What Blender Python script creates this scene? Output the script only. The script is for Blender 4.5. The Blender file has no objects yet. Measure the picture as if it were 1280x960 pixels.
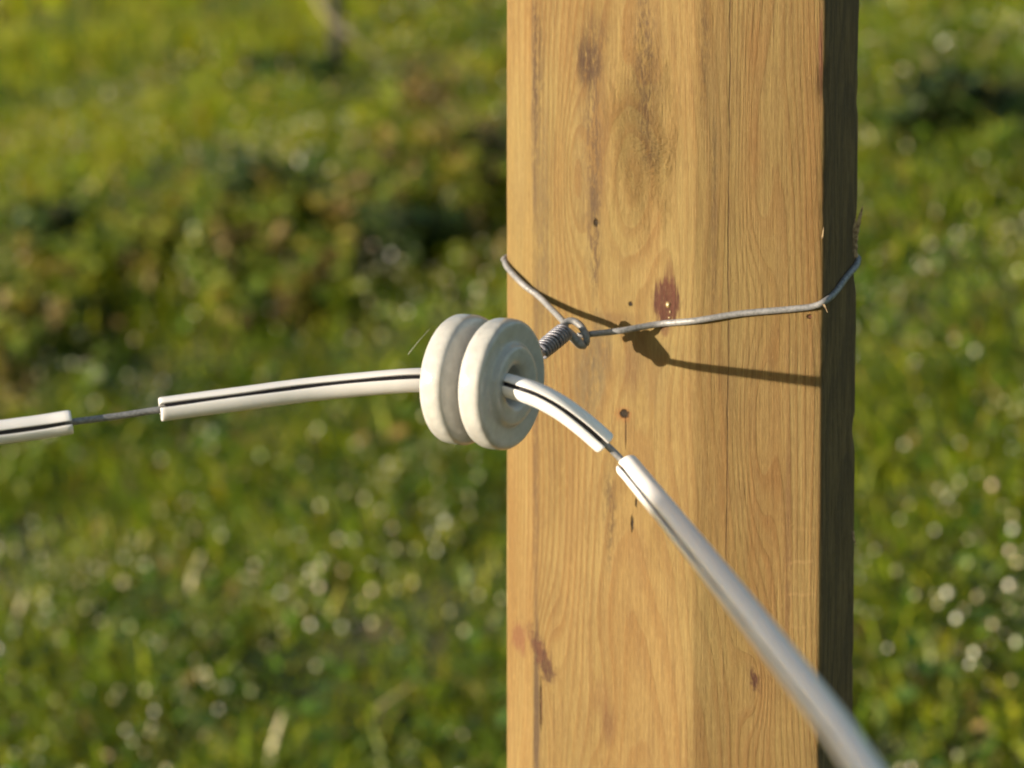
import bpy, bmesh, math, random
import numpy as np
from mathutils import Vector, Matrix, noise

# ------------------------------------------------------------------ camera, light, exposure
sc = bpy.context.scene
R = math.radians
rng = np.random.default_rng(7)
random.seed(7)

W_PX, H_PX = 1280.0, 960.0
LENS = 103.0
FP = LENS / 36.0 * W_PX                      # focal length in photograph pixels
PITCH = R(5.0)
CAM = Vector((0.0, 0.0, 1.20))
FWD = Vector((0, math.cos(PITCH), -math.sin(PITCH)))
UP = Vector((0, math.sin(PITCH), math.cos(PITCH)))
RIGHT = Vector((1, 0, 0))
cd = bpy.data.cameras.new('camera')
cam = bpy.data.objects.new('camera', cd)
sc.collection.objects.link(cam)
cam.location = CAM
cam.rotation_euler = (R(90) - PITCH, 0, 0)
cd.lens = LENS
cd.sensor_width = 36.0
cd.clip_start = 0.02
cd.clip_end = 3000
cd.dof.use_dof = True
cd.dof.focus_distance = 0.950
cd.dof.aperture_fstop = 11.6
sc.camera = cam

SUN_AZ, SUN_EL = -69.0, 5.0                 # azimuth from "towards the camera", negative = left
S = Vector((math.sin(R(SUN_AZ)) * math.cos(R(SUN_EL)), -math.cos(R(SUN_AZ)) * math.cos(R(SUN_EL)), math.sin(R(SUN_EL))))
sl = bpy.data.lights.new('sun', 'SUN')
sl.energy = 5.0
sl.angle = R(0.7)
sl.color = (1.0, 0.87, 0.68)
so = bpy.data.objects.new('sun', sl)
so.rotation_euler = S.to_track_quat('Z', 'Y').to_euler()
so.location = (-5, -3, 6)
sc.collection.objects.link(so)
wd = bpy.data.worlds.new('World')
sc.world = wd
wd.use_nodes = True
nt = wd.node_tree
bg = nt.nodes['Background']
sky = nt.nodes.new('ShaderNodeTexSky')
sky.sky_type = 'NISHITA'
sky.sun_disc = False
sky.sun_elevation = R(SUN_EL)
sky.sun_rotation = math.atan2(S.x, S.y)
nt.links.new(sky.outputs[0], bg.inputs[0])
bg.inputs[1].default_value = 0.15
sc.view_settings.view_transform = 'Standard'
sc.view_settings.look = 'None'
sc.view_settings.gamma = 1
sc.view_settings.exposure = 1.0
sc.render.engine = 'CYCLES'
sc.cycles.use_denoising = True
sc.cycles.max_bounces = 6
sc.cycles.transparent_max_bounces = 8
sc.cycles.sample_clamp_indirect = 4
sc.cycles.sample_clamp_direct = 60

# ------------------------------------------------------------------ helpers
def px(x, y, d):
    """a point seen at photograph pixel x, y at depth d (metres along the view)"""
    return CAM + d * (FWD + RIGHT * ((x - 640) / FP) + UP * ((480 - y) / FP))
def ray(x, y):
    return (FWD + RIGHT * ((x - 640) / FP) + UP * ((480 - y) / FP))

def tag(o, label=None, cat=None, group=None, kind=None):
    if label: o['label'] = label
    if cat: o['category'] = cat
    if group: o['group'] = group
    if kind: o['kind'] = kind
    return o
def link(name, me, m=None, parent=None):
    o = bpy.data.objects.new(name, me)
    sc.collection.objects.link(o)
    if m: me.materials.append(m)
    if parent: 
        o.parent = parent
        o.matrix_parent_inverse = parent.matrix_world.inverted()
    return o
def empty(name, loc):
    o = bpy.data.objects.new(name, None)
    sc.collection.objects.link(o)
    o.location = loc
    o.empty_display_size = 0.02
    o.matrix_world = Matrix.Translation(loc)
    return o
def mesh(name, vs, fs, m=None, parent=None, smooth=True):
    me = bpy.data.meshes.new(name)
    me.from_pydata([tuple(v) for v in vs], [], fs)
    me.validate()
    if smooth:
        me.polygons.foreach_set('use_smooth', [True] * len(me.polygons))
    me.update()
    return link(name, me, m, parent)

def spline(pts, step):
    """Catmull-Rom through pts, resampled at about `step`"""
    P = [Vector(p) for p in pts]
    P = [P[0] * 2 - P[1]] + P + [P[-1] * 2 - P[-2]]
    out = []
    for i in range(1, len(P) - 2):
        a, b, c, d = P[i - 1], P[i], P[i + 1], P[i + 2]
        n = max(2, int((c - b).length / step))
        for k in range(n):
            t = k / n
            out.append(0.5 * ((2 * b) + (c - a) * t + (2 * a - 5 * b + 4 * c - d) * t * t + (3 * b - a - 3 * c + d) * t ** 3))
    out.append(P[-2])
    return out

def tube(path, r, n=14, taper=None, cap=True):
    """verts/faces of a round bar along path with parallel-transported frames"""
    vs, fs = [], []
    T = [(path[min(i + 1, len(path) - 1)] - path[max(i - 1, 0)]).normalized() for i in range(len(path))]
    u = T[0].orthogonal().normalized()
    for i, p in enumerate(path):
        u = (u - T[i] * u.dot(T[i])).normalized()
        w = T[i].cross(u)
        rr = r * (taper(i / (len(path) - 1)) if taper else 1)
        for k in range(n):
            a = 2 * math.pi * k / n
            vs.append(p + (u * math.cos(a) + w * math.sin(a)) * rr)
    for i in range(len(path) - 1):
        for k in range(n):
            a, b = i * n + k, i * n + (k + 1) % n
            fs.append((a, b, b + n, a + n))
    if cap:
        fs.append(tuple(range(n))[::-1])
        fs.append(tuple(range((len(path) - 1) * n, len(path) * n)))
    return vs, fs
def join(*parts):
    V, F = [], []
    for vs, fs in parts:
        o = len(V)
        V += list(vs)
        F += [tuple(i + o for i in f) for f in fs]
    return V, F

class N:
    """small node-building helper"""
    def __init__(s, name):
        s.m = bpy.data.materials.new(name)
        s.m.use_nodes = True
        s.t = s.m.node_tree
        s.b = s.t.nodes['Principled BSDF']
        s.out = s.t.nodes['Material Output']
    def n(s, typ, **kw):
        nd = s.t.nodes.new(typ)
        for k, v in kw.items(): setattr(nd, k, v)
        return nd
    def put(s, sock, v):
        if isinstance(v, bpy.types.NodeSocket): s.t.links.new(v, sock)
        else:
            if isinstance(v, (tuple, list)) and len(v) == 3 and len(sock.default_value) == 4: v = (*v, 1)
            sock.default_value = v
    def math(s, op, a, b=0.0, c=None, clamp=False):
        nd = s.n('ShaderNodeMath', operation=op, use_clamp=clamp)
        s.put(nd.inputs[0], a); s.put(nd.inputs[1], b)
        if c is not None: s.put(nd.inputs[2], c)
        return nd.outputs[0]
    def add(s, a, b): return s.math('ADD', a, b)
    def sub(s, a, b): return s.math('SUBTRACT', a, b)
    def mul(s, a, b): return s.math('MULTIPLY', a, b)
    def step(s, x, lo, hi, tlo=0.0, thi=1.0):
        nd = s.n('ShaderNodeMapRange', interpolation_type='SMOOTHSTEP')
        s.put(nd.inputs[0], x)
        for i, v in enumerate((lo, hi, tlo, thi)): s.put(nd.inputs[i + 1], v)
        return nd.outputs[0]
    def mix(s, f, a, b, mode='MIX'):
        nd = s.n('ShaderNodeMix', data_type='RGBA', blend_type=mode)
        s.put(nd.inputs[0], f); s.put(nd.inputs[6], a); s.put(nd.inputs[7], b)
        return nd.outputs[2]
    def noise(s, vec, scale, detail=2.0, rough=0.5, dist=0.0):
        nd = s.n('ShaderNodeTexNoise')
        s.put(nd.inputs['Vector'], vec)
        nd.inputs['Scale'].default_value = scale
        nd.inputs['Detail'].default_value = detail
        nd.inputs['Roughness'].default_value = rough
        nd.inputs['Distortion'].default_value = dist
        return nd.outputs[0]
    def xyz(s, x, y, z):
        nd = s.n('ShaderNodeCombineXYZ')
        s.put(nd.inputs[0], x); s.put(nd.inputs[1], y); s.put(nd.inputs[2], z)
        return nd.outputs[0]
    def sep(s, v):
        nd = s.n('ShaderNodeSeparateXYZ'); s.put(nd.inputs[0], v)
        return nd.outputs
    def bump(s, h, strength, dist, normal=None):
        nd = s.n('ShaderNodeBump')
        nd.inputs['Strength'].default_value = strength
        nd.inputs['Distance'].default_value = dist
        s.put(nd.inputs['Height'], h)
        if normal: s.put(nd.inputs['Normal'], normal)
        return nd.outputs[0]
    def set(s, **kw):
        for k, v in kw.items(): s.put(s.b.inputs[k.replace('_', ' ')], v)
        return s.m

# ------------------------------------------------------------------ terrain
SL = math.tan(R(15))
def gz(x, y):
    """height of the meadow: a slope rising away, flattening far off, with tussocks and a low bank"""
    x = np.asarray(x, float); y = np.asarray(y, float)
    yy = np.where(y > 26, 26 + 30 * np.tanh((y - 26) / 30.0), y)
    yy = np.where(yy < -2, -2 + 4 * np.tanh((yy + 2) / 4.0), yy)
    z = SL * yy + .27 * 8 * np.tanh(x / 8)
    far = 1 + np.clip((np.hypot(x, y) - 12) / 30, 0, 6)
    z = z + .016 * np.sin(3.1 * x + 1.3 * y + .6) * np.sin(2.3 * y - 1.1 * x) * far
    z = z + .010 * np.sin(9.3 * x + 2.0 * y) * np.sin(7.7 * y + 3.0 * x + 1.0)
    z = z + .006 * np.sin(21 * x - 5 * y) * np.sin(18 * y + 6 * x + 2)
    bank = np.exp(-((y - 4.03 - .18 * np.sin(1.7 * x + .4) + .10 * x) / .16) ** 2)
    z = z + .030 * bank / (1 + np.exp((x - .35) * 5))
    z = z - .004 * np.exp(-((y - 3.78) / .13) ** 2) / (1 + np.exp((x - .2) * 5))
    return z
c1 = np.concatenate([-np.geomspace(1500, 6.2, 40), np.linspace(-6, 6, 121), np.geomspace(6.2, 1500, 40)])
c2 = np.concatenate([-np.geomspace(1500, 3.2, 36), np.linspace(-3, 12, 251), np.geomspace(12.2, 1500, 40)])
X, Y = np.meshgrid(c1, c2)
Z = gz(X, Y)
nx, ny = len(c1), len(c2)
vs = np.stack([X.ravel(), Y.ravel(), Z.ravel()], 1)
ii = np.arange((ny - 1) * (nx - 1)); rr_, cc_ = ii // (nx - 1), ii % (nx - 1)
fa = np.stack([rr_ * nx + cc_, rr_ * nx + cc_ + 1, (rr_ + 1) * nx + cc_ + 1, (rr_ + 1) * nx + cc_], 1)
g = N('meadow soil')
tc = g.n('ShaderNodeTexCoord').outputs['Object']
n1 = g.noise(tc, 1.6, 6, .6); n2 = g.noise(tc, 22, 4, .6)
col = g.mix(g.step(n1, .35, .65), (.028, .042, .010), (.045, .055, .014))
col = g.mix(g.step(n2, .5, .75), col, (.075, .055, .028))
g.set(Base_Color=col, Roughness=.95, Normal=g.bump(n2, .6, .02))
ground = mesh('ground', vs.tolist(), fa.tolist(), g.m)
tag(ground, kind='structure', label='grassy meadow slope rising behind the post')

# ------------------------------------------------------------------ grass and weeds
def leaf_material(name, rough, trans, spec=.5, gloss=False):
    L = N(name)
    a = L.n('ShaderNodeAttribute', attribute_name='tint').outputs['Color']
    L.set(Base_Color=a, Roughness=rough)
    L.b.inputs['Specular IOR Level'].default_value = spec
    tr = L.n('ShaderNodeBsdfTranslucent')
    hs = L.n('ShaderNodeHueSaturation')
    hs.inputs['Saturation'].default_value = 1.15; hs.inputs['Value'].default_value = 1.2
    L.put(hs.inputs['Color'], a)
    L.put(tr.inputs[0], hs.outputs[0])
    mx = L.n('ShaderNodeMixShader'); mx.inputs[0].default_value = trans
    L.t.links.new(L.b.outputs[0], mx.inputs[1]); L.t.links.new(tr.outputs[0], mx.inputs[2])
    L.t.links.new(mx.outputs[0], L.out.inputs[0])
    return L.m
def np_mesh(name, V, F3, F4, tint, mat):
    me = bpy.data.meshes.new(name)
    me.vertices.add(len(V)); me.vertices.foreach_set('co', V.astype(np.float32).ravel())
    nl = F3.size + F4.size
    me.loops.add(nl); me.loops.foreach_set('vertex_index', np.concatenate([F4.ravel(), F3.ravel()]).astype(np.int32))
    me.polygons.add(len(F3) + len(F4))
    st = np.concatenate([np.arange(len(F4)) * 4, len(F4) * 4 + np.arange(len(F3)) * 3]).astype(np.int32)
    me.polygons.foreach_set('loop_start', st)
    me.polygons.foreach_set('use_smooth', np.ones(len(st), bool))
    me.update(calc_edges=True)
    at = me.attributes.new('tint', 'FLOAT_COLOR', 'POINT')
    at.data.foreach_set('color', np.concatenate([tint, np.ones((len(tint), 1))], 1).astype(np.float32).ravel())
    return link(name, me, mat)
def blades(x, y, h, w, lean, col, z0=None):
    """grass blades: base pair, middle pair, tip; returns V, F3, F4, tint"""
    n = len(x)
    z = gz(x, y) if z0 is None else z0
    az = rng.uniform(0, 2 * np.pi, n); la = rng.uniform(0, 2 * np.pi, n)
    d = np.stack([np.cos(az), np.sin(az)], 1) * w[:, None] / 2
    l = np.stack([np.cos(la), np.sin(la)], 1) * (lean * h)[:, None]
    B = np.stack([x, y, z], 1)
    def at(t, hz, wd):
        c = B.copy(); c[:, :2] += l * t; c[:, 2] += h * hz
        a = c.copy(); b = c.copy(); a[:, :2] += d * wd; b[:, :2] -= d * wd
        return a, b, c
    a0, b0, _ = at(0, -.05, .8); a1, b1, _ = at(.3, .55, 1.0); _, _, c2_ = at(1.0, .95 - 0, 0)
    c2_[:, 2] = B[:, 2] + h * np.sqrt(np.clip(1 - .55 * lean ** 2, .1, 1)) * .92
    V = np.stack([a0, b0, a1, b1, c2_], 1).reshape(-1, 3)
    o = np.arange(n)[:, None] * 5
    return V, o + np.array([[2, 3, 4]]), o + np.array([[0, 1, 3, 2]]), np.repeat(col, 5, 0)
def leaves(P, size, asp, col, tilt=.9, up=.6):
    """small broad leaves: a folded six-sided blade around P"""
    n = len(P)
    nv = rng.normal(0, tilt, (n, 3)); nv[:, 2] = np.abs(nv[:, 2]) + up
    nv /= np.linalg.norm(nv, axis=1)[:, None]
    r = rng.normal(0, 1, (n, 3)); u = np.cross(nv, r); u /= np.linalg.norm(u, axis=1)[:, None]
    v = np.cross(nv, u)
    s = size[:, None]
    k = (size * asp)[:, None]
    pts = [P - u * s, P - u * s * .35 + v * k + nv * s * .12, P + u * s * .45 + v * k * .8 + nv * s * .1, P + u * s - nv * s * .22,
           P + u * s * .45 - v * k * .8 + nv * s * .1, P - u * s * .35 - v * k + nv * s * .12, P - u * s * .35 - nv * 0, P + u * s * .45]
    V = np.stack(pts, 1).reshape(-1, 3)
    o = np.arange(n)[:, None] * 8
    F3 = np.concatenate([o + np.array([[0, 6, 1]]), o + np.array([[0, 5, 6]]), o + np.array([[7, 3, 2]]), o + np.array([[7, 4, 3]])])
    F4 = np.concatenate([o + np.array([[6, 7, 2, 1]]), o + np.array([[5, 4, 7, 6]])])
    return V, F3, F4, np.repeat(col, 8, 0)
def merge(*L):
    o = 0; A, B, C_, D = [], [], [], []
    for V, F3, F4, T in L:
        A.append(V); B.append(F3 + o); C_.append(F4 + o); D.append(T); o += len(V)
    return np.concatenate(A), np.concatenate(B), np.concatenate(C_), np.concatenate(D)
def pick(n, cols, p, jit=.18):
    c = np.array(cols)[rng.choice(len(cols), n, p=np.array(p) / sum(p))]
    return np.clip(c * (1 + rng.normal(0, jit, (n, 1))) * (1 + rng.normal(0, .06, (n, 3))), .004, .9)
def wave(x, y, a, b, c):
    return .5 + .25 * (np.sin(a * x + 1.7 * y + c) * np.sin(b * y - .9 * x + 2 * c) + np.sin(2.3 * a * x - y + c) * np.sin(1.9 * b * y + 1.3 * x)) * 2 * .5 * 2
def scatter(n, y0, y1, spread=.24, pad=.35):
    y = y0 + (y1 - y0) * rng.random(n)
    x = rng.uniform(-1, 1, n) * (spread * y + pad)
    return x, y

GREEN = [(.085, .145, .010), (.150, .225, .012), (.220, .275, .014), (.285, .305, .022), (.22, .17, .05), (.34, .29, .15)]
x, y = scatter(150000, 1.5, 6.4)
cl = wave(x, y, 6.0, 7.0, .3) + rng.normal(0, .12, len(x))
keep = (cl > rng.random(len(x)) * .62 - .04) | (rng.random(len(x)) < .42)
x, y, cl = x[keep], y[keep], cl[keep]
h = (.022 + .050 * rng.random(len(x)) ** 1.5) * (.55 + .9 * np.clip(cl, 0, 1))
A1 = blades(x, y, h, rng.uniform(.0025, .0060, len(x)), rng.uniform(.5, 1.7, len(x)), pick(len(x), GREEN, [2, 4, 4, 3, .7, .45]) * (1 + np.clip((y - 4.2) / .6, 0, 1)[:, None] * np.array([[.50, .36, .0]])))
x, y = scatter(60000, 6.4, 16, .30, .6)
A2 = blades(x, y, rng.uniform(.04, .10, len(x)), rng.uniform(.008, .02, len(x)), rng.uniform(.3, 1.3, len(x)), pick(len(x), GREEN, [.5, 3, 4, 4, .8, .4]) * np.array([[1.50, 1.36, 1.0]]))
x = rng.uniform(-4.5, 4.5, 45000); y = rng.uniform(-1.5, 7, 45000)
k = np.abs(x) > .24 * y + .35
x, y = x[k], y[k]
A3 = blades(x, y, rng.uniform(.03, .09, len(x)), rng.uniform(.006, .012, len(x)), rng.uniform(.3, 1.2, len(x)), pick(len(x), GREEN, [2, 4, 4, 3, .7, .3]))
grass_mat = leaf_material('grass blades', .45, .38)
grass = np_mesh('grass', *merge(A1, A2, A3), grass_mat)
tag(grass, kind='stuff', label='short bright green grass covering the meadow', cat='grass')

# clover-like ground leaves, glossy with dew
x, y = scatter(52000, 1.6, 6.6)
cl = wave(x, y, 4.0, 5.0, 2.1) + rng.normal(0, .15, len(x))
k = cl > rng.random(len(x)) * .8
x, y = x[k], y[k]
P = np.stack([x, y, gz(x, y) + rng.uniform(.012, .05, len(x))], 1)
B1 = leaves(P, rng.uniform(.004, .011, len(x)), .62, pick(len(x), [(.05, .12, .012), (.09, .16, .02), (.13, .17, .04), (.22, .15, .05)], [3, 4, 2, .35]), .55, .7)
cov = np_mesh('ground_cover', *B1, leaf_material('clover leaves', .34, .25, .6))
tag(cov, kind='stuff', label='small broad clover leaves growing between the grass blades', cat='clover')

# dew glints put into the colour of tiny opaque pale beads
x, y = scatter(18000, 1.8, 5.4)
k = (wave(x, y, 5, 6, 4.4) * wave(x, y, 13, 11, 2.2) > rng.random(len(x)) * .9 - .06)
x, y = x[k], y[k]; nd_ = len(x)
# ------------------------------------------------------------------ (beads are built as low bipyramid spheres)
def beads(P, r, col):
    th = np.linspace(0, np.pi, 5)[1:-1]; ph = np.arange(6) * np.pi / 3
    T = [(0, 0, 1)] + [(math.sin(t) * math.cos(p), math.sin(t) * math.sin(p), math.cos(t)) for t in th for p in ph] + [(0, 0, -1)]
    T = np.array(T); m = len(T)
    V = (P[:, None, :] + T[None] * r[:, None, None]).reshape(-1, 3)
    o = np.arange(len(P))[:, None] * m
    F3 = [o + np.array([[0, 1 + k, 1 + (k + 1) % 6]]) for k in range(6)] + [o + np.array([[m - 1, 13 + (k + 1) % 6, 13 + k]]) for k in range(6)]
    F4 = [o + np.array([[1 + 6 * j + k, 7 + 6 * j + k, 7 + 6 * j + (k + 1) % 6, 1 + 6 * j + (k + 1) % 6]]) for j in range(2) for k in range(6)]
    return V, np.concatenate(F3), np.concatenate(F4), np.repeat(col, m, 0)
P = np.stack([x, y, gz(x, y) + rng.uniform(.03, .07, nd_)], 1)
D1 = beads(P, .0010 + .0026 * rng.random(nd_) ** 2.2, pick(nd_, [(.82, .78, .66), (.58, .56, .38), (.38, .38, .20)], [1.0, 1.4, 1.6], .12))
dm = N('painted dew glints')
dm.set(Base_Color=dm.n('ShaderNodeAttribute', attribute_name='tint').outputs['Color'], Roughness=.3)
dew = np_mesh('dew_glints', *D1, dm.m)
tag(dew, kind='stuff', label='pale beads scattered through the grass, coloured as dew glints', cat='dew')

# taller weeds on the low bank
nw = 1500
xs = rng.uniform(-1.25, .16, nw); ys = 4.0 + rng.normal(0, .15, nw) - .10 * xs + .18 * np.sin(1.7 * xs + .4)
dens = wave(xs, ys, 7, 5, 1.1) > .34
xs, ys = xs[dens], ys[dens]
hh = rng.uniform(.03, .10, len(xs))
WP, WC = [], []
for i in range(len(xs)):
    m = 22
    t = rng.random(m) ** .7
    lx, ly = rng.normal(0, .25, 2)
    p = np.stack([xs[i] + lx * t * hh[i] + rng.normal(0, .010, m), ys[i] + ly * t * hh[i] + rng.normal(0, .010, m), gz(xs[i], ys[i]) + hh[i] * t], 1)
    WP.append(p)
    base = [(.095, .150, .016), (.140, .180, .02), (.19, .18, .03), (.185, .15, .06)][rng.choice(4, p=[.3, .32, .2, .18])]
    WC.append(np.clip(np.array(base) * (1 + rng.normal(0, .2, (m, 1))) * (1 + (t[:, None] > .75) * np.array([[.25, .15, .2]])), .005, .8))
WP, WC = np.concatenate(WP), np.concatenate(WC)
W1 = leaves(WP, rng.uniform(.005, .016, len(WP)), .5, WC, .7, .35)
weeds = np_mesh('meadow_weeds', *W1, leaf_material('weed leaves', .42, .3))
tag(weeds, kind='stuff', label='band of taller olive and brownish weeds across the meadow behind the insulator', cat='weeds')

def ground_at(x, y):
    """where the view through photograph pixel x, y meets the meadow"""
    r = ray(x, y); t = .5
    while t < 40:
        p = CAM + r * t
        if p.z < float(gz(p.x, p.y)): return p
        t += .01
    return p
def plant(name, pxx, pxy, n, hgt, wid, cols, label, cat, group=None, stems=7, lsize=(.006, .016)):
    c = ground_at(pxx, pxy)
    root = empty(name, Vector((c.x, c.y, float(gz(c.x, c.y)))))
    tag(root, label, cat, group)
    SP, LP = [], []
    for s_ in range(stems):
        a = rng.uniform(0, 2 * np.pi); rr = rng.uniform(.2, 1) * wid
        tip = root.location + Vector((math.cos(a) * rr, math.sin(a) * rr, hgt * rng.uniform(.6, 1)))
        mid = root.location.lerp(tip, .5) + Vector((0, 0, hgt * .12))
        pth = spline([root.location - Vector((0, 0, .01)), mid, tip], .01)
        SP.append(tube(pth, .0018, 5, lambda t: 1 - .7 * t))
        for q in pth[2:]:
            LP += [np.array(q) + rng.normal(0, wid * .14, 3) for _ in range(max(1, n // (stems * len(pth))))]
    LP = np.array(LP)
    vs, fs = join(*SP)
    sm = N('weed stem'); sm.set(Base_Color=(.06, .07, .02), Roughness=.7)
    mesh('stem', vs, fs, sm.m, root)
    L = leaves(LP, rng.uniform(*lsize, len(LP)), .5, pick(len(LP), cols, [1] * len(cols)), .7, .4)
    o = np_mesh('foliage', *L, leaf_material('plant leaves', .45, .2))
    o.parent = root; o.matrix_parent_inverse = root.matrix_world.inverted()
    return root
DK = [(.025, .05, .012), (.04, .07, .014), (.055, .065, .018)]
plant('weed_clump', 1190, 178, 1200, .085, .075, DK, 'dark green bushy weed clump in the meadow right of the post', 'plant', stems=16)
plant('weed_clump', 1130, 190, 500, .05, .055, [(.05, .075, .015), (.03, .05, .012)], 'low olive weed tuft close beside the post, left of the dark bushy one', 'plant', stems=9)
plant('weed_clump', 404, 118, 700, .055, .034, DK + [(.04, .08, .02)], 'small dark tuft at the foot of the thin far stake', 'plant', stems=8)
plant('weed_clump', 335, 100, 420, .04, .06, [(.05, .08, .015), (.03, .055, .012)], 'low dark green tuft left of the far stake', 'plant', stems=8)
plant('weed_clump', 70, 355, 1500, .12, .10, DK + [(.05, .09, .015)], 'dark leafy weed at the left end of the weed band', 'plant', stems=16)
plant('weed_clump', 345, 300, 1500, .11, .09, DK + [(.05, .09, .015)], 'dark leafy weed in the middle of the weed band', 'plant', stems=16)
plant('weed_clump', 500, 345, 1300, .09, .09, DK + [(.06, .10, .015)], 'dark leafy weed at the right end of the band just behind the insulator', 'plant', stems=14)
RD = [(.19, .135, .055), (.17, .13, .045), (.13, .13, .03)]
plant('dock_plant', 545, 165, 700, .12, .10, RD, 'pale brown seeding weed left of the post top', 'plant', stems=14, lsize=(.004, .011))
plant('dock_plant', 600, 230, 700, .10, .09, RD, 'pale brown weed nearest to the left edge of the post', 'plant', stems=14, lsize=(.004, .011))

# thin far stake and a bent pale stalk across it
c = ground_at(424, 92)
st = N('dark stake wood'); st.set(Base_Color=(.014, .014, .010), Roughness=.85)
base = Vector((c.x, c.y, float(gz(c.x, c.y))))
v, f = tube(spline([base - Vector((0, 0, .05)), base + Vector((-.004, 0, .10)), base + Vector((-.010, .01, .42))], .02), .0135, 10, lambda t: 1 - .25 * t)
tag(mesh('stake', v, f, st.m), 'thin dark stake standing in the far meadow at upper left', 'stake')
ps = N('pale straw'); ps.set(Base_Color=(.40, .34, .24), Roughness=.5)
a = px(398, -12, c.y - .02); pts = [px(380, -60, 4.85), px(391, -14, 4.85), px(402, 10, 4.85), px(418, 28, 4.85), px(445, 51, 4.86), px(486, 82, 4.9)]
e = pts[-1]; pts.append(Vector((e.x + .03, e.y + .05, float(gz(e.x + .03, e.y + .05)) - .01)))
v, f = tube(spline(pts, .02), .0036, 8, lambda t: 1.0 - .4 * t)
tag(mesh('bent_stalk', v, f, ps.m), 'pale bent dry stalk arching across the far dark stake', 'stalk')
# a few pale upright dry grass blades at the bottom left
def dry_blade(x, y, hgt, label):
    c = ground_at(x, y); b = Vector((c.x, c.y, float(gz(c.x, c.y))))
    pth = spline([b, b + Vector((.003, -.002, hgt * .5)), b + Vector((.012, -.01, hgt))], .006)
    vs, fs = [], []
    for i, p in enumerate(pth):
        w = .0042 * (1 - (i / len(pth)) ** 2) + .0004
        vs += [p + Vector((-w, 0, 0)), p + Vector((0, -.0012, 0)), p + Vector((w, 0, 0)), p + Vector((0, .0004, 0))]
    for i in range(len(pth) - 1):
        for k in range(4):
            a_, b_ = i * 4 + k, i * 4 + (k + 1) % 4
            fs.append((a_, b_, b_ + 4, a_ + 4))
    m = N('dry blade'); m.set(Base_Color=(.55, .52, .33), Roughness=.5)
    tag(mesh('dry_grass_blade', vs, fs, m.m), label, 'grass blade', 'pale dry grass blades')
dry_blade(338, 990, .07, 'tall pale dry grass blade at the bottom edge of the meadow')
dry_blade(20, 800, .05, 'pale dry grass blade at the far left of the meadow')
dry_blade(240, 745, .045, 'short pale dry grass blade below the bare wire gap on the left')

# ------------------------------------------------------------------ the fence post
U = .273e-3                                   # one photograph pixel at 1 m
def corner(xp, dep):
    Yw = 1.0 + dep * U
    r = ray(xp, 480); t = Yw / r.y
    return Vector((r.x * t, Yw))
NEAR = {'A': corner(632, 205), 'B': corner(665, 150), 'C': corner(868, 0), 'D': corner(1028, -34), 'E': corner(1069, 70)}
A_, B_, C_, D_, E_ = (NEAR[k] for k in 'ABCDE')
BACK = [corner(1040, 265), corner(880, 385), corner(690, 372)]
PLAN = [A_, B_, C_, D_, E_] + BACK            # counter-clockwise seen from above (x right, y away)
PC = sum(PLAN, Vector((0, 0))) / len(PLAN)
ZB, ZT = 0.0, 1.62
def perim_profile():
    """outline points with their perimeter coordinate u (0 at corner C)"""
    n = len(PLAN); cum = [0]
    for i in range(n): cum.append(cum[-1] + (PLAN[(i + 1) % n] - PLAN[i]).length)
    u0 = cum[2]
    pts = []
    for i in range(n):
        a, b = PLAN[i], PLAN[(i + 1) % n]
        L = (b - a).length
        m = max(4, int(L / .0022)) if i in (0, 1, 2, 3) else 8
        ch = .0011 / L
        ts = [ch] + [ch + (1 - 2 * ch) * k / m for k in range(1, m)] + [1 - ch]
        nb = Vector(((b - a).y, -(b - a).x)).normalized()
        for t in ts: pts.append((a.lerp(b, t), cum[i] + L * t - u0, nb))
        # rounded arris
        c = PLAN[(i + 2) % n]
        q = b.lerp((a.lerp(b, 1 - ch) + b.lerp(c, .0011 / (c - b).length)) / 2, .62)
        n2 = Vector(((c - b).y, -(c - b).x)).normalized()
        pts.append((q, cum[i + 1] - u0, (nb + n2).normalized()))
    return pts, cum[-1], u0
PROF, PERIM, U0 = perim_profile()
def post_uv(x, y):
    """photograph pixel -> (u, z) on the post's surface"""
    r = ray(x, y)
    best = None
    n = len(PLAN); cu = 0
    for i in range(n):
        a, b = PLAN[i], PLAN[(i + 1) % n]
        e = b - a
        den = r.x * e.y - r.y * e.x
        if abs(den) > 1e-9:
            t = ((a.x - CAM.x) * e.y - (a.y - CAM.y) * e.x) / den
            h = Vector((CAM.x + r.x * t, CAM.y + r.y * t))
            s = (h - a).dot(e) / e.length_squared
            if -.002 <= s <= 1.002 and t > 0 and (best is None or t < best[0]):
                best = (t, cu + s * e.length - U0, CAM.z + r.z * t)
        cu += e.length
    return best[1], best[2]
post = empty('fence_post', Vector((PC.x, PC.y, float(gz(PC.x, PC.y)))))
tag(post, 'yellow-brown planed wooden fence post with chamfered sides and reddish knots', 'fence post')

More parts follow.
